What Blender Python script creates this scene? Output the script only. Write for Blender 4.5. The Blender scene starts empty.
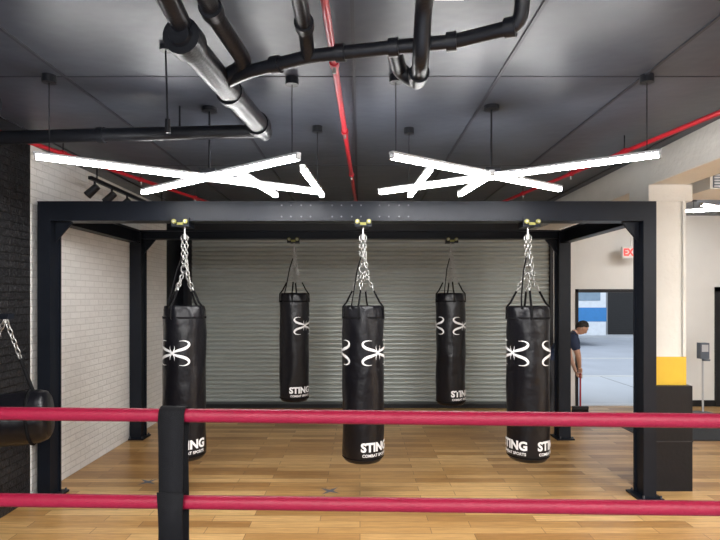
import bpy, bmesh, math, random
from mathutils import Vector, Matrix
random.seed(3)
sc=bpy.context.scene
sc.view_settings.view_transform='Standard'
sc.view_settings.look='None'
pi=math.pi
# ------------------------------------------------ materials
def new_mat(name):
    m=bpy.data.materials.new(name); m.use_nodes=True
    nt=m.node_tree; b=nt.nodes['Principled BSDF']
    return m,nt,b
def mat(name,col,rough=.5,metal=0,var=.12,scale=8,bump=0,bscale=60,emit=None,es=0,spec=.5):
    m,nt,b=new_mat(name)
    b.inputs['Roughness'].default_value=rough
    b.inputs['Metallic'].default_value=metal
    b.inputs['Specular IOR Level'].default_value=spec
    tc=nt.nodes.new('ShaderNodeTexCoord')
    n=nt.nodes.new('ShaderNodeTexNoise'); n.inputs['Scale'].default_value=scale; n.inputs['Detail'].default_value=4
    nt.links.new(tc.outputs['Object'],n.inputs['Vector'])
    mx=nt.nodes.new('ShaderNodeMix'); mx.data_type='RGBA'
    mx.inputs[6].default_value=[c*(1-var) for c in col]+[1]
    mx.inputs[7].default_value=[min(1,c*(1+var)) for c in col]+[1]
    nt.links.new(n.outputs['Fac'],mx.inputs[0]); nt.links.new(mx.outputs[2],b.inputs['Base Color'])
    if bump:
        n2=nt.nodes.new('ShaderNodeTexNoise'); n2.inputs['Scale'].default_value=bscale
        nt.links.new(tc.outputs['Object'],n2.inputs['Vector'])
        bp=nt.nodes.new('ShaderNodeBump'); bp.inputs['Strength'].default_value=bump; bp.inputs['Distance'].default_value=.02
        nt.links.new(n2.outputs['Fac'],bp.inputs['Height']); nt.links.new(bp.outputs['Normal'],b.inputs['Normal'])
    if emit:
        b.inputs['Emission Color'].default_value=list(emit)+[1]; b.inputs['Emission Strength'].default_value=es
    return m
def brick_mat(name,c1,c2,mort,rough,bs=.35,spec=.5):
    m,nt,b=new_mat(name); b.inputs['Roughness'].default_value=rough; b.inputs['Specular IOR Level'].default_value=spec
    g=nt.nodes.new('ShaderNodeNewGeometry'); s=nt.nodes.new('ShaderNodeSeparateXYZ'); c=nt.nodes.new('ShaderNodeCombineXYZ')
    nt.links.new(g.outputs['Position'],s.inputs[0]); nt.links.new(s.outputs['Y'],c.inputs['X']); nt.links.new(s.outputs['Z'],c.inputs['Y'])
    br=nt.nodes.new('ShaderNodeTexBrick'); br.inputs['Scale'].default_value=1
    br.inputs['Brick Width'].default_value=.21; br.inputs['Row Height'].default_value=.072
    br.inputs['Mortar Size'].default_value=.007; br.inputs['Mortar Smooth'].default_value=.6
    br.inputs['Color1'].default_value=c1+(1,); br.inputs['Color2'].default_value=c2+(1,); br.inputs['Mortar'].default_value=mort+(1,)
    nt.links.new(c.outputs[0],br.inputs['Vector']); nt.links.new(br.outputs['Color'],b.inputs['Base Color'])
    n=nt.nodes.new('ShaderNodeTexNoise'); n.inputs['Scale'].default_value=28; n.inputs['Detail'].default_value=5
    nt.links.new(g.outputs['Position'],n.inputs['Vector'])
    ma=nt.nodes.new('ShaderNodeMath'); ma.operation='MULTIPLY_ADD'; ma.inputs[1].default_value=-1.0
    nt.links.new(br.outputs['Fac'],ma.inputs[0]); nt.links.new(n.outputs['Fac'],ma.inputs[2])
    bp=nt.nodes.new('ShaderNodeBump'); bp.inputs['Strength'].default_value=bs; bp.inputs['Distance'].default_value=.02
    nt.links.new(ma.outputs[0],bp.inputs['Height']); nt.links.new(bp.outputs['Normal'],b.inputs['Normal'])
    return m
def wood_floor():
    m,nt,b=new_mat('floor_oak_planks'); L=nt.links
    g=nt.nodes.new('ShaderNodeNewGeometry')
    br=nt.nodes.new('ShaderNodeTexBrick'); br.inputs['Scale'].default_value=1
    br.offset=.37; br.offset_frequency=2
    br.inputs['Brick Width'].default_value=.95; br.inputs['Row Height'].default_value=.125
    br.inputs['Mortar Size'].default_value=.0026; br.inputs['Mortar Smooth'].default_value=.2; br.inputs['Bias'].default_value=0
    br.inputs['Color1'].default_value=(.0,.0,.0,1); br.inputs['Color2'].default_value=(1,1,1,1); br.inputs['Mortar'].default_value=(.3,.3,.3,1)
    L.new(g.outputs['Position'],br.inputs['Vector'])
    rp=nt.nodes.new('ShaderNodeValToRGB')
    e=rp.color_ramp.elements; e[0].color=(.38,.195,.064,1); e[1].color=(.72,.465,.205,1)
    e2=rp.color_ramp.elements.new(.5); e2.color=(.56,.325,.122,1)
    L.new(br.outputs['Color'],rp.inputs[0])
    mp=nt.nodes.new('ShaderNodeMapping'); mp.inputs['Scale'].default_value=(2.2,26,1)
    L.new(g.outputs['Position'],mp.inputs[0])
    n=nt.nodes.new('ShaderNodeTexNoise'); n.inputs['Scale'].default_value=1.6; n.inputs['Detail'].default_value=6; n.inputs['Roughness'].default_value=.65
    L.new(mp.outputs[0],n.inputs['Vector'])
    r2=nt.nodes.new('ShaderNodeValToRGB'); r2.color_ramp.elements[0].position=.3; r2.color_ramp.elements[0].color=(.58,.53,.47,1); r2.color_ramp.elements[1].position=.7; r2.color_ramp.elements[1].color=(1.12,1.10,1.06,1)
    L.new(n.outputs['Fac'],r2.inputs[0])
    mx=nt.nodes.new('ShaderNodeMix'); mx.data_type='RGBA'; mx.blend_type='MULTIPLY'; mx.inputs[0].default_value=.85
    L.new(rp.outputs[0],mx.inputs[6]); L.new(r2.outputs[0],mx.inputs[7])
    m2=nt.nodes.new('ShaderNodeMix'); m2.data_type='RGBA'; m2.inputs[7].default_value=(.12,.06,.025,1)
    L.new(br.outputs['Fac'],m2.inputs[0]); L.new(mx.outputs[2],m2.inputs[6]); L.new(m2.outputs[2],b.inputs['Base Color'])
    b.inputs['Roughness'].default_value=.32
    bp=nt.nodes.new('ShaderNodeBump'); bp.inputs['Strength'].default_value=.12; bp.inputs['Distance'].default_value=.01
    L.new(n.outputs['Fac'],bp.inputs['Height']); L.new(bp.outputs['Normal'],b.inputs['Normal'])
    return m
M={}
M['floor']=wood_floor()
M['wbrick']=brick_mat('white_painted_brick',(.88,.87,.85),(.82,.81,.79),(.72,.71,.69),.6,.45)
M['bbrick']=brick_mat('black_painted_brick',(.014,.014,.016),(.024,.024,.026),(.008,.008,.009),.35,.9,.35)
M['ceil']=mat('black_ceiling_sheet',(.045,.052,.070),.38,0,.35,1.6,.35,4,spec=.4)
M['seam']=mat('ceiling_seam',(.018,.020,.028),.5)
M['steel']=mat('black_powdercoat_steel',(.006,.008,.013),.42,0,.2,5,.05,200,spec=.20)
M['pipe']=mat('black_painted_pipe',(.008,.009,.012),.36,0,.3,6,.1,60,spec=.3)
M['red']=mat('red_sprinkler_pipe',(.36,.010,.020),.38,0,.2,6)
M['white']=mat('white_paint',(.74,.73,.70),.6,0,.05,3,.1,30)
M['offw']=mat('offwhite_concrete',(.62,.61,.57),.7,0,.12,3,.3,20)
M['yellow']=mat('yellow_paint',(.62,.39,.02),.5,0,.08,10)
M['blackpad']=mat('black_vinyl_pad',(.006,.006,.008),.4,0,.2,6,.1,30,spec=.25)
M['vinyl']=mat('black_bag_vinyl',(.004,.004,.006),.32,0,.25,5,.5,9,spec=.30)
M['print']=mat('white_print',(.72,.72,.73),.5,0,.03)
M['web']=mat('black_webbing',(.004,.004,.005),.8,0,.2,30,.3,300,spec=.15)
M['chain']=mat('chain_steel',(.38,.38,.37),.32,.9,.15,20)
M['brass']=mat('yellow_zinc_trolley',(.24,.23,.06),.4,.4,.2,20)
M['rope']=mat('crimson_rope_vinyl',(.17,.003,.020),.5,0,.12,10,.15,60,spec=.25)
M['led']=mat('led_diffuser',(.9,.9,.9),.5,emit=(1,.985,.97),es=62)
M['alu']=mat('aluminium_white',(.55,.56,.58),.4,.3,.05)
M['shut']=mat('roller_shutter_galvanised',(.37,.40,.38),.36,.25,.10,3,.05,80)
M['dark']=mat('dark_trim',(.012,.012,.014),.5,spec=.3)
M['mull']=mat('mullion_dark_grey',(.10,.11,.105),.4,.4)
M['mat']=mat('rubber_door_mat',(.03,.032,.036),.85,0,.2,40,.5,200)
M['canvas']=mat('ring_canvas',(.25,.27,.32),.9,0,.1,20)
M['apron']=mat('ring_apron',(.02,.02,.025),.7)
M['asph']=mat('street_asphalt',(.40,.43,.48),.9,0,.15,.8,.2,30)
M['conc']=mat('sidewalk_concrete',(.50,.53,.57),.85,0,.1,1,.2,30)
M['line']=mat('kerb_stone',(.60,.60,.58),.85,0,.1,3)
M['facade']=mat('facade_grey',(.33,.34,.35),.8,0,.1,1)
M['busw']=mat('bus_white',(.75,.80,.85),.3)
M['busb']=mat('bus_blue',(.03,.22,.55),.3)
M['glass']=mat('tinted_window_glass',(.22,.32,.42),.08)
M['tyre']=mat('tyre_rubber',(.01,.01,.01),.8)
M['gate']=mat('black_gate',(.012,.012,.013),.5)
M['greyp']=mat('grey_plastic',(.10,.12,.15),.45)
M['bolt']=mat('bolt_dark_zinc',(.09,.095,.11),.45,.5)
M['blue']=mat('grey_floor_print',(.13,.14,.17),.5)
M['signred']=mat('sign_red',(.7,.02,.02),.5,emit=(1,.05,.04),es=.9)
M['signw']=mat('sign_housing',(.75,.75,.73),.5)
M['skin']=mat('skin',(.52,.30,.21),.5,0,.06,12)
M['shirt']=mat('navy_shirt',(.022,.034,.075),.85,0,.15,10,.3,40)
M['pants']=mat('charcoal_trousers',(.035,.036,.042),.85,0,.15,10,.3,40)
M['shoe']=mat('shoe_black',(.012,.012,.012),.6)
M['hair']=mat('hair_dark',(.02,.014,.01),.7,0,.3,60,.6,120)
M['eye']=mat('eye_white',(.8,.8,.78),.2)
M['lip']=mat('lips',(.40,.15,.12),.5)
# ------------------------------------------------ mesh builder
class MB:
    def __init__(s): s.v=[];s.f=[];s.m=[];s.s=[];s.mats=[]
    def mi(s,k):
        if k not in s.mats: s.mats.append(k)
        return s.mats.index(k)
    def add(s,vs,fs,k,smooth=False,mx=None):
        o=len(s.v); i=s.mi(k)
        for v in vs:
            v=Vector(v)
            if mx is not None: v=mx@v
            s.v.append(v)
        for f in fs: s.f.append([a+o for a in f]); s.m.append(i); s.s.append(smooth)
    def box(s,x0,x1,y0,y1,z0,z1,k,mx=None):
        vs=[(x,y,z) for z in (z0,z1) for y in (y0,y1) for x in (x0,x1)]
        s.add(vs,[(0,2,3,1),(4,5,7,6),(0,1,5,4),(1,3,7,5),(3,2,6,7),(2,0,4,6)],k,False,mx)
    def sweep(s,pts,r,k,seg=12,smooth=True,sq=None):
        P=[Vector(p) for p in pts]; n=len(P)
        R=r if isinstance(r,(list,tuple)) else [r]*n
        T=[]
        for i in range(n):
            a=P[max(0,i-1)]; b=P[min(n-1,i+1)]; t=(b-a); T.append(t.normalized() if t.length>0 else Vector((0,0,1)))
        up=Vector((0,0,1)) if abs(T[0].z)<.9 else Vector((1,0,0))
        u=T[0].cross(up).normalized(); vs=[];fs=[]
        for i in range(n):
            u=(u-T[i]*u.dot(T[i])).normalized(); w=T[i].cross(u)
            for j in range(seg):
                a=2*pi*(j+.5)/seg
                sx,sy=(1,1) if sq is None else sq
                vs.append(P[i]+(u*math.cos(a)*sx+w*math.sin(a)*sy)*R[i])
        for i in range(n-1):
            for j in range(seg):
                a=i*seg+j; b=i*seg+(j+1)%seg
                fs.append((a,b,b+seg,a+seg))
        s.add(vs,fs,k,smooth)
        s.add([vs[j] for j in range(seg)],[tuple(range(seg))[::-1]],k)
        s.add([vs[(n-1)*seg+j] for j in range(seg)],[tuple(range(seg))],k)
    def lathe(s,prof,k,seg=40,mx=None,fn=None):
        vs=[];fs=[]
        for (r,z) in prof:
            for j in range(seg):
                a=2*pi*j/seg; rr=r if fn is None else fn(r,z,a)
                vs.append((rr*math.cos(a),rr*math.sin(a),z))
        for i in range(len(prof)-1):
            for j in range(seg):
                a=i*seg+j;b=i*seg+(j+1)%seg; fs.append((a,b,b+seg,a+seg))
        fs.append(tuple(range(seg))[::-1]); l=(len(prof)-1)*seg; fs.append(tuple(range(l,l+seg)))
        s.add(vs,fs,k,True,mx)
    def ell(s,c,r,k,mx=None,seg=20,rings=12):
        vs=[];fs=[]
        for i in range(rings+1):
            t=pi*i/rings
            for j in range(seg):
                a=2*pi*j/seg
                vs.append((c[0]+r[0]*math.sin(t)*math.cos(a),c[1]+r[1]*math.sin(t)*math.sin(a),c[2]+r[2]*math.cos(t)))
        for i in range(rings):
            for j in range(seg):
                a=i*seg+j;b=i*seg+(j+1)%seg; fs.append((a,a+seg,b+seg,b))
        s.add(vs,fs,k,True,mx)
    def link(s,c,d,side,L,W,r,k):
        d=d.normalized(); side=(side-d*side.dot(d)).normalized()
        pts=[]
        for i in range(16):
            a=2*pi*i/16; cx=math.cos(a); sy=math.sin(a)
            pts.append(c+side*(W/2*cx)+d*((L-W)/2*(1 if sy>0 else -1)*(1 if abs(sy)>.05 else 0)+W/2*sy))
        nrm=d.cross(side); n=16; seg=6; vs=[];fs=[]
        for i in range(n):
            t=(pts[(i+1)%n]-pts[i-1]).normalized(); o=t.cross(nrm)
            for j in range(seg):
                a=2*pi*j/seg; vs.append(pts[i]+(o*math.cos(a)+nrm*math.sin(a))*r)
        for i in range(n):
            for j in range(seg):
                a=i*seg+j;b=i*seg+(j+1)%seg;c2=((i+1)%n)*seg+(j+1)%seg;d2=((i+1)%n)*seg+j
                fs.append((a,b,c2,d2))
        s.add(vs,fs,k,True)
    def chain(s,p0,p1,k='chain',L=.05,W=.030,r=.0048):
        p0=Vector(p0);p1=Vector(p1);d=p1-p0;n=max(1,int(d.length/(L-.012)))
        a=Vector((1,0,0)) if abs(d.normalized().x)<.8 else Vector((0,1,0)); b=d.cross(a).normalized()
        for i in range(n): s.link(p0+d*((i+.5)/n),d,a if i%2 else b,L,W,r,k)
    def obj(s,name,parent=None,bevel=0):
        me=bpy.data.meshes.new(name); me.from_pydata([tuple(v) for v in s.v],[],s.f)
        for k in s.mats: me.materials.append(M[k])
        for p,i,sm in zip(me.polygons,s.m,s.s): p.material_index=i; p.use_smooth=sm
        me.update(); o=bpy.data.objects.new(name,me); sc.collection.objects.link(o)
        if parent: o.parent=parent
        if bevel:
            md=o.modifiers.new('Bevel','BEVEL'); md.width=bevel; md.segments=2; md.limit_method='ANGLE'
        return o
def empty(name,loc=(0,0,0)):
    o=bpy.data.objects.new(name,None); sc.collection.objects.link(o); o.empty_display_size=.1; return o
def text_geo(txt,size,bold=0):
    c=bpy.data.curves.new('t','FONT'); c.body=txt; c.size=size; c.align_x='CENTER'; c.align_y='CENTER'; c.offset=bold; c.resolution_u=3
    o=bpy.data.objects.new('t',c); sc.collection.objects.link(o)
    dg=bpy.context.evaluated_depsgraph_get(); e=o.evaluated_get(dg); me=e.to_mesh()
    vs=[tuple(v.co) for v in me.vertices]; fs=[tuple(p.vertices) for p in me.polygons]
    e.to_mesh_clear(); bpy.data.objects.remove(o); bpy.data.curves.remove(c)
    return vs,fs
# ------------------------------------------------ room
CE=3.45; XL=-3.2; XR=7.2; YF=9.8; YN=-5.0
b=MB(); b.box(XL-.25,XR+.25,YN-.25,YF+.2,-.12,0,'floor'); b.obj('floor')
b=MB(); b.box(XL-.25,XR+.25,YN-.25,YF+.2,CE,CE+.15,'ceil')
x=-2.95
while x<2.95:
    b.box(x-.010,x+.010,YN,YF,CE-.010,CE,'seam')
    x+=.97
for y in (1.2,3.64,6.08,8.5): b.box(XL,2.95,y-.006,y+.006,CE-.003,CE,'seam')
b.obj('ceiling')
b=MB()
b.box(XL-.25,XL,YN,5.25,0,CE,'bbrick'); b.box(XL-.25,XL,5.25,8.95,0,CE,'wbrick'); b.box(XL-.25,XL,8.95,YF,0,CE,'steel')
b.obj('wall_left')
b=MB(); b.box(XR,XR+.25,YN,YF,0,CE,'white'); b.obj('wall_right')
b=MB(); b.box(XL-.25,XR+.25,YN-.25,YN,0,CE,'white'); b.obj('wall_near')
DX0,DX1=3.90,5.15
b=MB(); b.box(XL-.25,3.46,YF,YF+.2,0,CE,'steel'); b.box(3.46,DX0,YF,YF+.2,0,CE,'white'); b.obj('wall_far')
b=MB(); b.box(DX1,XR+.25,YF,YF+.2,0,CE,'white'); b.obj('wall_entrance')
b=MB(); b.box(DX0,DX1,YF,YF+.2,2.12,CE,'white'); b.obj('trim_3')
b=MB(); b.box(DX1+.06,XR,YF-.02,YF,0,.11,'dark'); b.obj('baseboard_far')
b=MB(); b.box(-3.08,3.46,YF-.17,YF-.14,0,.07,'dark'); b.obj('trim_1')
b=MB()
b.box(DX0,DX0+.05,YF-.02,YF+.2,0,2.12,'dark'); b.box(DX1-.05,DX1,YF-.02,YF+.2,0,2.12,'dark'); b.box(DX0,DX1,YF-.02,YF+.2,2.06,2.12,'dark')
b.box(DX0+.05,DX1-.05,YF,YF+.2,0,.015,'alu')
b.box(DX0+.01,DX0+.05,YF+.2,YF+1.3,.02,2.05,'dark'); b.box(DX0,DX0+.06,YF+.3,YF+1.2,.2,1.95,'glass')
b.sweep([(DX0+.05,YF+1.15,1.0),(DX0+.10,YF+1.15,1.0),(DX0+.10,YF+1.15,1.25),(DX0+.05,YF+1.15,1.25)],.01,'alu',8)
b.obj('door_1')
b=MB(); b.box(6.42,6.5,YF-.04,YF-.001,0,2.15,'dark'); b.box(7.05,7.13,YF-.04,YF-.001,0,2.15,'dark'); b.box(6.42,7.13,YF-.04,YF-.001,2.08,2.16,'dark'); b.box(6.5,7.05,YF-.02,YF-.001,0.02,2.08,'greyp')
b.sweep([(6.58,YF-.02,1.02),(6.58,YF-.07,1.02),(6.68,YF-.07,1.02)],.01,'alu',8)
b.obj('door_2')
b=MB(); pitch=.078; vs=[];fs=[]
x0,x1=-3.08,3.46; N=int(3.1/pitch)+1; YS=YF-.05
for i in range(N):
    for t in (0,.06,.12,.3,.5,.7,.88,.94):
        zz=i*pitch+t*pitch
        yy=YS-(0 if t<.09 else .024*math.sin(pi*(t-.09)/.91)**.7+.004)
        vs+= [(x0,yy,min(zz,3.1)),(x1,yy,min(zz,3.1))]
n=len(vs)//2
for i in range(n-1): fs.append((2*i,2*i+1,2*i+3,2*i+2))
b.add(vs,fs,'shut',False)
b.box(x0,x1,YS-.03,YS+.02,0,.09,'mull')
for xx in (x0,x1-.06): b.box(xx,xx+.06,YS-.08,YS+.03,0,3.1,'dark')
b.box(x0,x1,YS-.13,YS+.04,3.1,3.42,'dark')
b.obj('roller_shutter')
b=MB(); b.box(2.98,3.36,-4.9,YF-.2,3.12,CE,'offw'); b.obj('trim_2',bevel=.01)
b=MB()
b.box(3.01,3.34,5.54,5.87,1.3,3.12,'offw')
b.box(3.008,3.342,5.538,5.872,1.04,1.36,'yellow')
b.box(2.95,3.40,5.53,5.93,2.95,3.12,'offw')
b.box(2.98,3.37,5.48,5.90,0,1.07,'blackpad'); b.box(2.975,3.375,5.475,5.905,.5,.51,'dark')
b.sweep([(3.30,5.53,1.36),(3.30,5.53,2.95)],.009,'offw',8)
b.obj('structural_column',bevel=.008)
# ------------------------------------------------ bag rig frame
FY0,FY1=5.35,7.58; w=.10
XF=(-3.07,2.815); XB=(-3.105,2.835)
b=MB()
for Y,XS,wx in ((FY0,XF,.062),(FY1,XB,.08)):
    for X in XS:
        b.box(X-wx,X+wx,Y-w,Y-w+.02,0,2.9,'steel'); b.box(X-wx,X+wx,Y+w-.02,Y+w,0,2.9,'steel')
        b.box(X-wx*.7,X+wx*.7,Y-w+.02,Y+w-.02,0,2.9,'steel')
        pw=min(.12,3.19-abs(X)) if X<0 else .12
        b.box(X-pw,X+.12,Y-.14,Y+.14,0,.02,'steel')
        for dx in (-.07,.10):
            for dy in (-.115,.115): b.sweep([(X+dx,Y+dy,.02),(X+dx,Y+dy,.045)],.011,'bolt',6,False)
for Xa,Xb in zip(XF,XB):
    for z0,z1,hw in ((2.72,2.74,.062),(2.88,2.9,.062),(2.74,2.88,.03)):
        vs=[(Xa-hw,FY0+w,z0),(Xa+hw,FY0+w,z0),(Xb+hw,FY1-w,z0),(Xb-hw,FY1-w,z0),(Xa-hw,FY0+w,z1),(Xa+hw,FY0+w,z1),(Xb+hw,FY1-w,z1),(Xb-hw,FY1-w,z1)]
        b.add(vs,[(3,2,1,0),(4,5,6,7),(0,1,5,4),(1,2,6,5),(2,3,7,6),(3,0,4,7)],'steel')
def hbeam(Y,h0,h1,XS,wx,closed):
    a,c=XS[0]+wx,XS[1]-wx
    b.box(a,c,Y-w,Y+w,h0,h0+.018,'steel'); b.box(a,c,Y-w,Y+w,h1-.018,h1,'steel'); b.box(a,c,Y-(w if closed else .06),Y+.06,h0+.018,h1-.018,'steel')
hbeam(FY0,2.71,2.9,XF,.062,True); hbeam(FY1,2.78,2.9,XB,.08,False)
for X in (-.62,-.13,.33):
    for dx in (-.14,-.05,.05,.14):
        for z in (2.75,2.86): b.sweep([(X+dx,FY0-w,z),(X+dx,FY0-w-.010,z)],.008,'bolt',6,False)
for XS,wx,Y,zt in ((XF,.062,FY0,2.71),(XB,.08,FY1,2.78)):
    for X,sg in ((XS[0]+wx,1),(XS[1]-wx,-1)):
        vs=[(X,Y-.012,zt),(X+sg*.17,Y-.012,zt),(X,Y-.012,zt-.2),(X,Y+.012,zt),(X+sg*.17,Y+.012,zt),(X,Y+.012,zt-.2)]
        b.add(vs,[(0,1,2),(3,5,4),(0,3,4,1),(1,4,5,2),(2,5,3,0)],'steel')
b.obj('punching_bag_rack')
# ------------------------------------------------ bags
def ribbon(b,pts,ws,cx,cy,cz,R,th0,k='print'):
    n=len(pts); vs=[];fs=[]
    for i in range(n):
        a=Vector(pts[max(0,i-1)]);c=Vector(pts[min(n-1,i+1)]);t=(c-a).normalized();nn=Vector((-t.y,t.x))
        for sg in (-1,0,1):
            p=Vector(pts[i])+nn*ws[i]*sg*.5; th=th0+p.x/R
            vs.append((cx+R*math.sin(th),cy-R*math.cos(th),cz+p.y))
    for i in range(n-1):
        for j in (0,1): fs.append((3*i+j,3*i+j+1,3*i+j+4,3*i+j+3))
    b.add(vs,fs,k,True)
def bez(p,n=14):
    out=[]
    for i in range(n+1):
        t=i/n; q=[Vector(a) for a in p]
        while len(q)>1: q=[q[j].lerp(q[j+1],t) for j in range(len(q)-1)]
        out.append(q[0])
    return out
def logo(b,cx,cy,cz,R,th,s=1):
    for sx in (-1,1):
        for sy in (-1,1):
            P=[(0.0,.0),(.05,.035),(.08,.03),(.21,.03),(.20,.14),(.07,.115)]
            pts=[(q.x*sx*s,q.y*sy*s) for q in bez(P,18)]
            n=len(pts); ws=[.027*s*math.sin(pi*(.15+.83*i/(n-1)))+.001 for i in range(n)]
            ribbon(b,pts,ws,cx,cy,cz,R,th)
            P=[(0,0),(.02,.02),(.03,.05),(.022,.07)]
            pts=[(q.x*sx*s,q.y*sy*s) for q in bez(P,8)]
            ribbon(b,pts,[.016*s*(1-i/8.5) for i in range(9)],cx,cy,cz,R+.0003,th)
TV,TF=text_geo('STING',.115,.005); TV2,TF2=text_geo('COMBAT SPORTS',.038,.001)
def wrap(b,vs,fs,cx,cy,cz,R,th,k='print',sc_=1):
    out=[]
    for v in vs:
        t=th+v[0]*sc_/R; out.append((cx+R*math.sin(t),cy-R*math.cos(t),cz+v[1]*sc_))
    b.add(out,fs,k)
def bag(X,Y,z0,z1,ztop,logos,texts,seed):
    random.seed(seed); ph=random.random()*6; b=MB(); R=.205
    H=z1-z0
    prof=[(.02,0),(.12,.0),(.175,.012),(.198,.04),(.205,.09)]
    prof+=[(R,.09+(H-.22)*i/22) for i in range(1,23)]
    prof+=[(.200,H-.09),(.196,H-.04),(.188,H-.01),(.18,H),(.165,H-.015),(.02,H-.03)]
    def fn(r,z,a):
        d=.0035*math.sin(3*a+ph+z*5)+.0025*math.sin(5*a-z*11+ph)
        if z>H-.35: d+=.006*math.sin(9*a+z*20+ph)*(z-(H-.35))/.35
        if z<.1: d*=z/.1
        return r+(d if r>.15 else 0)
    b.lathe(prof,'vinyl',56,Matrix.Translation((X,Y,z0)),fn)
    RR=R+.0075
    def band(zc,h,k='web',rr=.004):
        vs=[];fs=[];n=48
        for i in range(n):
            a=2*pi*i/n
            for z in (zc-h/2,zc+h/2): vs.append((X+(R+rr)*math.cos(a),Y+(R+rr)*math.sin(a),z))
        for i in range(n): j=(i+1)%n; fs.append((2*i,2*j,2*j+1,2*i+1))
        b.add(vs,fs,k,True)
    band(z1-.115,.02,'web',.003); band(z0+.06,.012,'web',.002)
    for th in logos: logo(b,X,Y,z1-.45,RR,th)
    for th in texts:
        wrap(b,TV,TF,X,Y,z0+.175,RR,th); wrap(b,TV2,TF2,X,Y,z0+.10,RR,th)
    zr=z1+.36
    ring=Vector((X,Y,zr))
    b.link(ring+Vector((0,0,-.0)),Vector((0,0,1)),Vector((1,0,0)),.08,.07,.008,'chain')
    for i in range(4):
        a=pi/4+i*pi/2+.35+seed*.1
        e=Vector((X+.19*math.cos(a),Y+.19*math.sin(a),z1-.01)); ls=e+Vector((0,0,-.12))+Vector((math.cos(a),math.sin(a),0))*.017
        mid=e.lerp(ring,.42)
        b.sweep([ls,e+Vector((math.cos(a),math.sin(a),0))*.014,e.lerp(ring,.12),mid],.021,'web',8,True,(1,.45))
        b.chain(mid,ring+Vector((.012*math.cos(a),.012*math.sin(a),-.02)))
    b.chain((X-.012,Y,zr+.02),(X-.02,Y,ztop-.14)); b.chain((X+.014,Y,zr+.02),(X+.02,Y,ztop-.14))
    b.chain((X+.01,Y-.03,zr+.18),(X+.045,Y-.04,zr-.06))
    b.sweep([(X,Y,ztop-.17),(X,Y,ztop-.12)],.022,'chain',10); b.sweep([(X,Y,ztop-.12),(X,Y,ztop-.05)],.010,'chain',8)
    b.box(X-.06,X+.06,Y-.125,Y+.125,ztop-.05,ztop-.002,'steel')
    b.box(X-.085,X+.085,Y-.13,Y-.115,ztop-.06,ztop+.03,'steel')
    for dx in (-.055,.055):
        b.sweep([(X+dx,Y-.13,ztop-.012),(X+dx,Y-.155,ztop-.012)],.022,'brass',12,False)
        b.sweep([(X+dx,Y-.155,ztop-.012),(X+dx,Y-.165,ztop-.012)],.010,'chain',8,False)
    b.box(X-.03,X+.03,Y-.14,Y-.13,ztop-.045,ztop-.02,'brass')
    b.sweep([(X-.02,Y-.02,zr+.12),(X-.06,Y-.05,zr-.02),(X-.10,Y-.12,z1+.08),(X-.115,Y-.175,z1-.02)],.016,'web',8,True,(1,.4))
    return b.obj('heavy_punching_bag')
r=math.radians
bag(-1.735,FY0,.375,1.885,2.71,[r(-14),r(166)],[r(34)],1)
bag(.03,FY0,.355,1.885,2.71,[r(42),r(-82)],[r(38)],2)
bag(1.66,FY0,.365,1.88,2.71,[r(-60),r(66)],[r(-62),r(52)],3)
bag(-.92,FY1,.52,2.03,2.78,[r(50),r(-132)],[r(32)],4)
bag(1.27,FY1,.47,2.03,2.78,[r(44),r(-80)],[r(36)],5)
# ------------------------------------------------ boxing ring
g=empty('boxing_ring')
def ropept(px_x,zl,zr):
    t=(px_x+1.44)/2.71; return (px_x,2.03-.09*px_x,zl+(zr-zl)*t)
for i,(zl,zr) in enumerate(((1.499,1.525),(1.154,1.215),(.86,.88))):
    b=MB(); P=[ropept(-2.75+5.5*j/24,zl,zr) for j in range(25)]
    b.sweep(P,.026,'rope',20); b.obj('ring_rope_%d'%(i+1),g)
b=MB()
xs=-.72; y=2.03-.09*xs
def strapface(P,k):
    n=len(P); vs=[];fs=[]
    for i,(yy,zz,h) in enumerate(P): vs+=[(xs-h,yy+.09*h,zz),(xs+h,yy-.09*h,zz)]
    for i in range(n-1): fs.append((2*i,2*i+1,2*i+3,2*i+2))
    b.add(vs,fs,k,True)
zt=ropept(xs,1.499,1.525)[2]; zm=ropept(xs,1.154,1.215)[2]; zb=ropept(xs,.86,.88)[2]; rr=.031
def loop(zc,n=10): return [(y-rr*math.cos(pi*i/n),zc+rr*math.sin(pi*i/n),.050) for i in range(n+1)]
strapface([(y-rr-.002,zb,.052),(y-rr-.004,zm-.06,.046),(y-rr-.004,zm+.03,.046),(y-rr-.002,zt-.10,.048),(y-rr-.001,zt-.02,.051)]+loop(zt)+[(y+rr,zt-.05,.050),(y+rr-.01,zt-.12,.048),(y+rr,zm,.048),(y+rr,zb,.048)],'web')
strapface([(y-rr-.010,zm-.16,.042),(y-rr-.009,zm-.03,.047),(y-rr-.009,zm+.05,.052)],'web')
o=b.obj('rope_spacer_strap',g); md=o.modifiers.new('s','SOLIDIFY'); md.thickness=.005; md.offset=1
b=MB(); b.box(-2.95,2.95,-4.2,2.12,0,.55,'apron'); b.box(-2.97,2.97,-4.22,2.14,.55,.62,'canvas'); b.obj('platform',g)
for X,Y in ((-2.8,2.28),(2.8,1.78),(-2.8,-4.05),(2.8,-4.05)):
    b=MB(); b.sweep([(X,Y,0 if Y>2.14 else .62),(X,Y,1.75)],.05,'steel',16); b.box(X-.09,X+.09,Y-.07,Y+.07,.75,1.7,'rope'); b.obj('corner_post',g)
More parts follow.
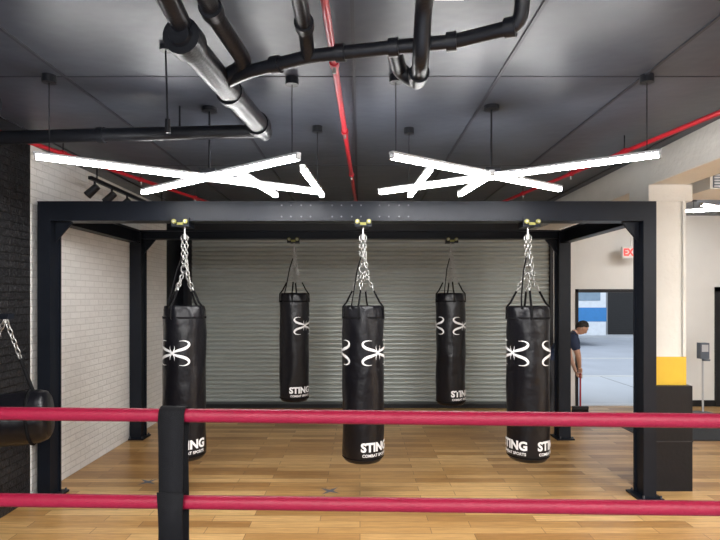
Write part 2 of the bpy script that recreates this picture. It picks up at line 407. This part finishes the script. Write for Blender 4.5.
# ------------------------------------------------ wall hung uppercut bag (left)
b=MB(); c=Vector((-2.76,4.15,1.02))
ax=Vector((.93,.3,.07)).normalized()
zz=ax; xx=zz.cross(Vector((0,0,1))).normalized(); yy=zz.cross(xx)
mx=Matrix((xx,yy,zz)).transposed().to_4x4(); mx.translation=c
b.lathe([(.02,-.31),(.15,-.31),(.19,-.28),(.205,-.24),(.205,-.1),(.2,0),(.205,.12),(.205,.27),(.19,.32),(.16,.34),(.02,.345)],'vinyl',40,mx,lambda r_,z_,a:r_+(.004*math.sin(4*a+z_*14) if r_>.1 else 0))
for t in (-.2,.22):
    q=[mx@Vector((.21*math.cos(a),.21*math.sin(a),t)) for a in [2*pi*i/28 for i in range(29)]]
    b.sweep(q,.012,'web',6)
hook=Vector((-2.70,4.12,1.80))
for t in (-.2,.22):
    top=mx@Vector((0,0,t))+Vector((0,0,.205)); m_=top.lerp(hook,.45)
    b.sweep([top,top.lerp(hook,.2),m_],.020,'web',8,True,(1,.5)); b.chain(m_,hook)
b.box(-3.19,-2.66,4.08,4.16,1.80,1.84,'steel'); b.box(-3.199,-3.185,4.0,4.24,1.45,2.0,'steel')
b.sweep([(-2.70,4.12,1.82),(-2.70,4.12,1.77)],.012,'chain',8)
b.sweep([(-3.18,4.12,1.5),(-2.80,4.12,1.81)],.014,'steel',8)
b.obj('uppercut_punching_bag')
# ------------------------------------------------ ceiling services
def bend(P,rad=.08,n=5):
    P=[Vector(p) for p in P]; out=[P[0]]
    for i in range(1,len(P)-1):
        a=(P[i-1]-P[i]);c=(P[i+1]-P[i]);d=min(rad,a.length*.45,c.length*.45)
        s_=P[i]+a.normalized()*d; e=P[i]+c.normalized()*d
        out+=[Vector(q) for q in bez([s_,P[i],e],n)]
    out.append(P[-1]); return out
def collar(b,p,d,r,L,k): 
    p=Vector(p);d=Vector(d).normalized(); b.sweep([p-d*L/2,p+d*L/2],r,k,20)
g=empty('drain_pipe_run')
b=MB()
b.sweep([(-.84,2.62,3.2),(-.73,3.98,3.22)],.070,'pipe',24)
collar(b,(-.84,2.60,3.2),(.09,1,0),.090,.10,'pipe'); collar(b,(-.79,3.3,3.21),(.09,1,0),.082,.06,'pipe'); collar(b,(-.74,3.93,3.22),(.09,1,0),.086,.08,'pipe')
b.sweep([(-.845,2.58,3.2),(-.85,2.53,3.2)],[.066,.05],'pipe',20)
b.sweep(bend([(-.70,2.1,3.34),(-.70,2.62,3.32),(-.62,2.98,3.24),(-.78,3.08,3.21)],.1),.044,'pipe',16)
collar(b,(-.70,2.55,3.32),(0,1,0),.056,.06,'pipe')
b.sweep([(-.86,2.1,3.36),(-.84,2.68,3.22)],.050,'pipe',16)
b.obj('main_drain',g)
b=MB()
b.sweep(bend([(-.78,3.12,3.2),(-.62,2.97,3.2),(-.26,2.82,3.22),(.17,2.72,3.22),(.46,2.66,3.22),(.74,2.50,3.22),(.74,2.42,3.45)],.06),.035,'pipe',16)
for p,d in (((-.45,2.90,3.21),(1,-.4,0)),((-.1,2.78,3.22),(1,-.2,0)),((.17,2.72,3.22),(1,-.2,0)),((.45,2.66,3.22),(1,-.25,0)),((.70,2.52,3.22),(1,-.5,0))): collar(b,p,d,.046,.05,'pipe')
b.sweep(bend([(.30,2.2,3.38),(.30,2.55,3.34),(.30,2.66,3.14),(.32,2.98,3.14),(.22,3.0,3.22),(.17,2.74,3.22)],.08),.042,'pipe',16)
collar(b,(.31,2.86,3.14),(0,1,0),.054,.06,'pipe')
b.sweep(bend([(-.27,2.1,3.3),(-.27,2.7,3.28),(-.27,2.82,3.22)],.05),.036,'pipe',16); collar(b,(-.27,2.62,3.285),(0,1,0),.048,.05,'pipe')
b.obj('branch_drain',g)
b=MB(); b.sweep([(XL+.001,4.25,3.21),(-.74,4.12,3.23)],.052,'pipe',16); collar(b,(-2.0,4.19,3.22),(1,-.05,0),.062,.05,'pipe')
for X in (-2.9,-1.4): b.sweep([(X,4.2,3.23),(X,4.2,CE)],.008,'pipe',6)
b.sweep([(-.74,3.95,3.22),(-.74,4.16,3.23)],.064,'pipe',16)
b.obj('cross_pipe',g)
b=MB(); b.sweep([(XL+.001,3.72,3.30),(-2.75,3.72,3.30),(-2.5,3.68,3.30)],[.085,.085,.08],'pipe',20); collar(b,(-2.62,3.70,3.30),(1,-.1,0),.095,.04,'pipe'); b.sweep([(-2.9,3.72,3.3),(-2.9,3.72,CE)],.008,'pipe',6); b.obj('ventilation_duct')
def redpipe(P,rad,cl):
    b=MB(); b.sweep(bend(P,.05),rad,'red',12)
    P=[Vector(p) for p in P]
    for t in cl:
        p=P[0].lerp(P[1],t); d=P[1]-P[0]; collar(b,p,d,rad*1.45,.05,'red')
        b.sweep([p,(p.x,p.y,CE)],.006,'pipe',6); b.sweep([p,p+Vector((0,0,-.06))],.012,'chain',8)
    b.obj('sprinkler_pipe')
redpipe([(-.185,1.6,3.36),(-.02,9.6,3.30)],.020,(.2,.36,.55,.75))
redpipe([(-2.98,4.35,3.32),(-2.02,8.0,3.30),(-2.02,9.6,3.3)],.020,(.2,.5,.8))
redpipe([(2.72,3.2,3.30),(1.98,7.6,3.30),(1.9,9.6,3.3)],.020,(.15,.4,.6,.85))
b=MB(); b.box(.20,.52,2.50,2.62,3.41,CE,'pipe'); b.box(.36,.50,2.51,2.61,3.395,3.41,'alu'); b.obj('ceiling_junction_box')
b=MB(); b.sweep([(-1.15,3.2,CE),(-1.15,3.2,3.42)],.035,'pipe',12); b.sweep([(-1.15,3.2,3.42),(-1.14,3.21,2.98)],.006,'pipe',6); b.sweep([(-1.14,3.21,3.02),(-1.14,3.21,2.94)],.016,'pipe',8); b.obj('hanging_cable')
b=MB(); b.box(-2.84,-2.80,5.65,7.9,3.20,3.235,'pipe')
for yy in (5.8,7.7): b.sweep([(-2.82,yy,3.23),(-2.82,yy,CE)],.008,'pipe',6)
for yy in (5.75,6.15,6.55,6.95,7.35):
    b.sweep([(-2.82,yy,3.20),(-2.82,yy,3.13)],.012,'pipe',8); b.sweep([(-2.79,yy,3.15),(-2.90,yy,3.05)],[.038,.045],'pipe',14)
b.obj('track_light')
# ------------------------------------------------ LED fixtures
def px(u,v,z):
    D=(z-1.96)*541/(298-v); return ((u-360)*D/541,D)
ZL=2.90
def fixture(tubes,drops,center=None,z=ZL):
    b=MB(); K=0
    for (x0,y0),(x1,y1) in tubes:
        K+=1
        d=Vector((x1-x0,y1-y0,0)); L=d.length; ang=math.atan2(d.y,d.x)
        mx=Matrix.Translation(((x0+x1)/2,(y0+y1)/2,z))@Matrix.Rotation(ang,4,'Z')
        o=.001*K; h=.018
        b.box(-L/2,L/2,-h+o,h-o,-.018-o,.012,'led',mx); b.box(-L/2-.01,L/2+.01,-h-.003+o,h+.003-o,.012,.028+o,'alu',mx)
        for s_ in (-1,1): b.box(s_*L/2-.006,s_*L/2+.006,-.021,.021,-.020,.028,'alu',mx)
    for (X,Y) in drops:
        b.sweep([(X,Y,z+.03),(X,Y,CE)],.0035,'pipe',6); b.sweep([(X,Y,CE-.05),(X,Y,CE)],.045,'pipe',16)
    if center:
        X,Y=center; b.sweep([(X,Y,z+.04),(X,Y,CE)],.008,'pipe',8); b.sweep([(X,Y,CE-.03),(X,Y,CE)],.06,'pipe',16); b.box(X-.06,X+.06,Y-.06,Y+.06,z+.03,z+.065,'pipe')
    return b.obj('led_star_pendant_light')
def T(a,c): return (px(*a,ZL),px(*c,ZL))
fixture([T((35,156),(318,192)),T((298,157),(143,192)),T((238,172),(276,195)),T((303,169),(322,195))],[(-2.08,3.62),(-.46,3.66),(-.37,4.7)],(-1.18,4.24))
fixture([T((660,154),(380,192)),T((392,156),(560,189)),T((492,174),(460,194)),T((430,169),(410,195))],[(1.92,3.62),(.24,3.62),(.43,4.75)],(1.02,4.2))
for cx,cy in ((-1.5,-.6),(1.5,-.6),(-1.3,-3.2),(1.3,-3.2),(5.2,0.5),(5.2,3.6)):
    fixture([((cx-.95,cy-.5),(cx+.95,cy+.5)),((cx-.95,cy+.5),(cx+.95,cy-.5))],[(cx-.9,cy-.47),(cx+.9,cy+.47)],(cx,cy),3.0)
fixture([((4.75,8.2),(6.2,7.7)),((4.8,7.6),(6.1,8.3))],[(5.0,8.11),(6.0,7.77)],(5.45,7.95),3.27)
def area(name,x,y,z,sx,sy,P,rx=0):
    l=bpy.data.lights.new(name,'AREA'); l.shape='RECTANGLE'; l.size=sx; l.size_y=sy; l.energy=P; l.color=(1,.985,.96)
    o=bpy.data.objects.new(name,l); sc.collection.objects.link(o); o.location=(x,y,z); o.rotation_euler=(rx,0,0)
for cx,cy,P in ((-1.5,-.6,190),(1.5,-.6,190),(-1.3,-3.2,260),(1.3,-3.2,260),(5.2,1.5,260)):
    area('added_fill_light',cx,cy,2.93,1.6,.8,P)  # area fill lamps added around the unseen pendants to brighten the room, no panels
# ------------------------------------------------ vent unit, exit sign, sanitizer stand
b=MB(); b.box(3.72,4.75,5.75,6.4,3.12,3.36,'white')
for i in range(7): b.box(3.76,4.70,5.735,5.75,3.14+i*.03,3.155+i*.03,'alu')
b.box(3.75,4.72,5.742,5.752,3.13,3.35,'greyp')
for X in (3.8,4.65):
    b.sweep([(X,6.1,3.36),(X,6.1,CE)],.008,'alu',6)
b.obj('air_conditioning_unit')
b=MB(); X=4.78; Y=9.55
b.box(X-.16,X+.16,Y-.03,Y+.03,2.66,2.86,'signw'); b.sweep([(X,Y,2.86),(X,Y,CE)],.01,'signw',8)
v,f=text_geo('EXIT',.17,.008); b.add([(X+a[0]*.82,Y-.034,2.76+a[1]) for a in v],f,'signred')
b.obj('exit_sign')
b=MB(); X,Y=5.83,9.2
b.lathe([(.16,0),(.16,.012),(.03,.03)],'greyp',28,Matrix.Translation((X,Y,0)))
b.sweep([(X,Y,.02),(X,Y,1.0)],.017,'alu',12); b.box(X-.075,X+.075,Y-.06,Y+.05,.93,1.2,'greyp'); b.box(X-.055,X+.055,Y-.065,Y-.06,1.05,1.17,'alu'); b.box(X-.05,X+.05,Y-.12,Y-.05,.90,.93,'greyp')
b.obj('hand_sanitizer_stand',bevel=.008)
b=MB(); b.box(4.0,5.6,7.45,8.45,0,.012,'mat'); b.box(3.96,5.64,7.41,8.49,0,.008,'dark'); b.obj('door_mat')
for u,v_ in ((330,491),(148,482)):
    D=1.96*541/(v_-298); X=(u-360)*D/541; b=MB(); vs=[(X,D,.002)]; n=4
    for i in range(2*n):
        a=pi/4+pi*i/n+.15; R_=.13 if i%2==0 else .032; vs.append((X+R_*math.cos(a),D+R_*math.sin(a),.002))
    b.add(vs,[(0,1+i,1+(i+1)%(2*n)) for i in range(2*n)],'blue'); b.obj('floor_star_marker')
# ------------------------------------------------ outdoors
b=MB(); b.box(-15,35,YF+.2,13.5,-.2,-.0,'conc'); b.box(-15,35,13.5,26.6,-.2,-.1,'asph'); b.box(-15,35,26.6,31,-.2,.02,'conc')
b.box(-15,35,13.5,13.66,-.2,.005,'line'); b.box(-15,35,18.4,18.55,-.1,-.095,'line')
for i in range(24): b.box(-14+i*2,-13.985+i*2,YF+.2,13.5,0,.002,'dark')
b.obj('street_ground')
b=MB(); b.box(-10,30,28.8,30,.02,9,'facade'); b.box(13.2,17,28.75,28.8,.02,3.2,'gate')
for i in range(30): b.box(13.2,17,28.72,28.75,.1+i*.1,.13+i*.1,'gate')
for X in range(-8,28,3): b.box(X,X+1.4,28.77,28.8,4.6,6.6,'glass')
b.obj('building_across_street')
b=MB(); b.box(1.8,10.55,23.2,25.7,.35,3.05,'busw'); b.box(1.78,10.57,23.18,25.72,.95,1.55,'busb')
for i in range(6): b.box(2.1+i*1.4,3.3+i*1.4,23.17,23.2,1.85,2.65,'glass')
b.box(10.55,10.58,23.5,25.4,1.7,2.7,'glass')
for X in (3.6,8.3):
    for Y in (23.3,25.5): b.sweep([(X,Y-.14,.4),(X,Y+.14,.4)],.5,'tyre',24,False)
b.obj('city_bus',bevel=.04)
# ------------------------------------------------ person
g=empty('man_bending'); BX,BY=3.19,9.1
S={ 'pel':((0,0,.93),.125),'mid':((.13,0,1.10),.125),'chest':((.28,0,1.24),.145),'nb':((.40,0,1.35),.080),'nt':((.475,0,1.41),.055),
 'sR':((.335,-.17,1.27),.075),'eR':((.40,-.215,1.0),.045),'wR':((.475,-.075,.79),.029),
 'sL':((.335,.17,1.27),.075),'eL':((.42,.215,.97),.045),'wL':((.475,.075,.70),.029),
 'hR':((-.01,-.085,.86),.10),'kR':((.05,-.12,.48),.066),'aR':((-.03,-.12,.09),.045),'tR':((.14,-.13,.045),.038),
 'hL':((.0,.085,.86),.10),'kL':((.12,.13,.48),.066),'aL':((.08,.13,.09),.045),'tL':((.25,.14,.045),.038)}
E=[('pel','mid','shirt'),('mid','chest','shirt'),('chest','nb','shirt'),('nb','nt','skin'),('chest','sR','shirt'),('sR','eR','arm'),('eR','wR','skin'),('chest','sL','shirt'),('sL','eL','arm'),('eL','wL','skin'),
 ('pel','hR','pants'),('hR','kR','pants'),('kR','aR','pants'),('aR','tR','shoe'),('pel','hL','pants'),('hL','kL','pants'),('kL','aL','pants'),('aL','tL','shoe')]
keys=list(S); off=Vector((BX,BY,0))
me=bpy.data.meshes.new('body'); me.from_pydata([tuple(Vector(S[k][0])+off) for k in keys],[(keys.index(a),keys.index(c)) for a,c,_ in E],[])
o=bpy.data.objects.new('body_tmp',me); sc.collection.objects.link(o)
sk=o.modifiers.new('Skin','SKIN'); sk.use_smooth_shade=True
for i,k in enumerate(keys):
    d=me.skin_vertices[0].data[i]; rad=S[k][1]; d.radius=(rad,rad); d.use_root=(k=='pel')
sb=o.modifiers.new('Sub','SUBSURF'); sb.levels=3; sb.render_levels=3
dg=bpy.context.evaluated_depsgraph_get(); ev=o.evaluated_get(dg); nm=bpy.data.meshes.new_from_object(ev)
bpy.data.objects.remove(o); nm.name='body'
bm=bmesh.new(); bm.from_mesh(nm); bmesh.ops.recalc_face_normals(bm,faces=bm.faces); bm.to_mesh(nm); bm.free()
bo=bpy.data.objects.new('body',nm); sc.collection.objects.link(bo); bo.parent=g
nm.materials.clear(); ML=['shirt','pants','skin','shoe']
for k in ML: nm.materials.append(M[k])
for p in nm.polygons:
    c=p.center; best=(9,None,0)
    for a,d_,k in E:
        A=Vector(S[a][0])+off; B=Vector(S[d_][0])+off; ab=B-A; t=max(0,min(1,(c-A).dot(ab)/ab.length_squared))
        dist=(c-(A+ab*t)).length/((S[a][1]*(1-t)+S[d_][1]*t))
        if dist<best[0]: best=(dist,k,t)
    k=best[1]
    if k=='arm': k='shirt' if best[2]<.6 else 'skin'
    lx=c.x-off.x
    if k in('pants','shirt') and c.z>.25 and lx<.3: k='shirt' if (c.z+lx*.35)>.93 else 'pants'
    if k=='pants' and c.z<.1: k='shoe'
    p.material_index=ML.index(k); p.use_smooth=True
b=MB()
for k in ('R','L'):
    a=Vector(S['a'+k][0])+off; t=Vector(S['t'+k][0])+off
    b.ell(((a.x+t.x)/2+.005,(a.y+t.y)/2,.045),(.145,.05,.045),'shoe')
b.obj('shoes',g)
b=MB()
for k in ('R','L'):
    q=Vector(S['s'+k][0])+off; e=Vector(S['e'+k][0])+off; s_=1 if k=='L' else -1
    b.sweep([q+Vector((-.03,-s_*.07,.035)),q+Vector((-.005,-s_*.02,.02)),q+Vector((.002,s_*.003,-.03)),q.lerp(e,.35),q.lerp(e,.56)],[.075,.088,.084,.074,.068],'shirt',20)
b.obj('sleeves',g)
b=MB()
mx=Matrix.Translation(Vector((.545,0,1.458))+off)@Matrix.Rotation(r(38),4,'Y')
vs=[];fs=[];seg=28;rings=20
for i in range(rings+1):
    t=pi*i/rings
    for j in range(seg):
        a=2*pi*j/seg; x=math.sin(t)*math.cos(a); y_=math.sin(t)*math.sin(a); z=math.cos(t)
        X=.098*x; Y=.077*y_; Z=.12*z
        if z<-.1:
            kf=1-.33*(-z-.1); Y*=kf; X=X*kf+.018*(-z-.1)
        if x>.8 and abs(y_)<.2 and -.35<z<.12: X+=.020*(1-abs(y_)/.2)*(1-abs(z+.2)/.35 if abs(z+.2)<.35 else 0)
        if x>.7 and .02<z<.2 and .15<abs(y_)<.6: X-=.006
        vs.append((X,Y,Z))
for i in range(rings):
    for j in range(seg):
        a=i*seg+j;c=i*seg+(j+1)%seg; fs.append((a,a+seg,c+seg,c))
b.add(vs,fs,'skin',True,mx)
for s_ in (-1,1):
    b.ell((-.005,s_*.079,-.005),(.017,.009,.03),'skin',mx,12,8)
    b.ell((.079,s_*.030,.008),(.011,.013,.007),'eye',mx,12,8); b.ell((.088,s_*.030,.008),(.004,.006,.006),'hair',mx,8,6)
    b.ell((.086,s_*.031,.028),(.007,.018,.004),'hair',mx,10,6)
b.ell((.096,0,-.025),(.017,.012,.016),'skin',mx,12,8)
b.ell((.079,0,-.062),(.008,.024,.007),'lip',mx,12,6)
b.obj('head',g)
b=MB(); vs=[];fs=[]
for i in range(13):
    for j in range(seg):
        a=2*pi*j/seg; fr=(math.cos(a)+1)/2; tm=r(128)-(fr**.8)*r(76)+r(2.5)*math.sin(9*a); t=tm*i/12; q=1 if i<11 else .97
        vs.append(((-.004+.106*math.sin(t)*math.cos(a))*q,.084*math.sin(t)*math.sin(a)*q,.004+.127*math.cos(t)+.0015*math.sin(7*a+i)))
for i in range(12):
    for j in range(seg):
        a=i*seg+j;c=i*seg+(j+1)%seg; fs.append((a,a+seg,c+seg,c))
b.add(vs,fs,'hair',True,mx); b.obj('hair',g)
HX,HY=BX+.515,BY
for nm_,sy,zc in (('hand_right',-1,.745),('hand_left',1,.655)):
    b=MB(); wr=Vector(S['wR' if sy<0 else 'wL'][0])+off
    pc=Vector((HX-.02,HY+sy*.033,zc+.0))
    b.sweep([wr,wr.lerp(pc,.5),pc,pc+Vector((.018,0,-.02))],[.026,.032,.038,.028],'skin',12,True,(1,.7))
    for i,L in enumerate((1.0,1.12,1.05,.85)):
        zz=zc+.028-i*.021; pts=[]; base=math.atan2(sy,-.25)
        for q in range(7):
            a=base-sy*r(215)*L*q/6*.9; pts.append((HX+.027*math.cos(a),HY+.027*math.sin(a),zz-.004*q/6))
        b.sweep(pts,[.0105,.010,.0095,.009,.0085,.008,.006],'skin',8)
    b.sweep([(HX-.03,HY+sy*.03,zc+.03),(HX-.036,HY+sy*.005,zc+.042),(HX-.026,HY-sy*.018,zc+.045),(HX-.008,HY-sy*.027,zc+.042)],[.013,.012,.010,.007],'skin',8)
    b.obj(nm_,g)
b=MB(); b.sweep([(HX,HY,.10),(HX,HY,.82)],.0145,'red',12); b.box(HX-.13,HX+.13,HY-.03,HY+.03,.09,.14,'dark')
for i in range(14):
    for j in range(3): b.sweep([(HX-.125+i*.019,HY-.02+j*.02,.10),(HX-.135+i*.0205,HY-.025+j*.025,.0)],.006,'blackpad',5)
b.obj('broom')
# ------------------------------------------------ world, camera
wd=bpy.data.worlds.new('World'); sc.world=wd; wd.use_nodes=True
bg=wd.node_tree.nodes['Background']; bg.inputs[0].default_value=(.84,.91,1,1); bg.inputs[1].default_value=1.55
cam=bpy.data.cameras.new('Camera'); co=bpy.data.objects.new('Camera',cam); sc.collection.objects.link(co)
co.location=(0,0,1.96); co.rotation_euler=(pi/2,0,0); cam.sensor_width=36; cam.lens=27.05; cam.shift_y=28/720; cam.clip_start=.05
sc.camera=co
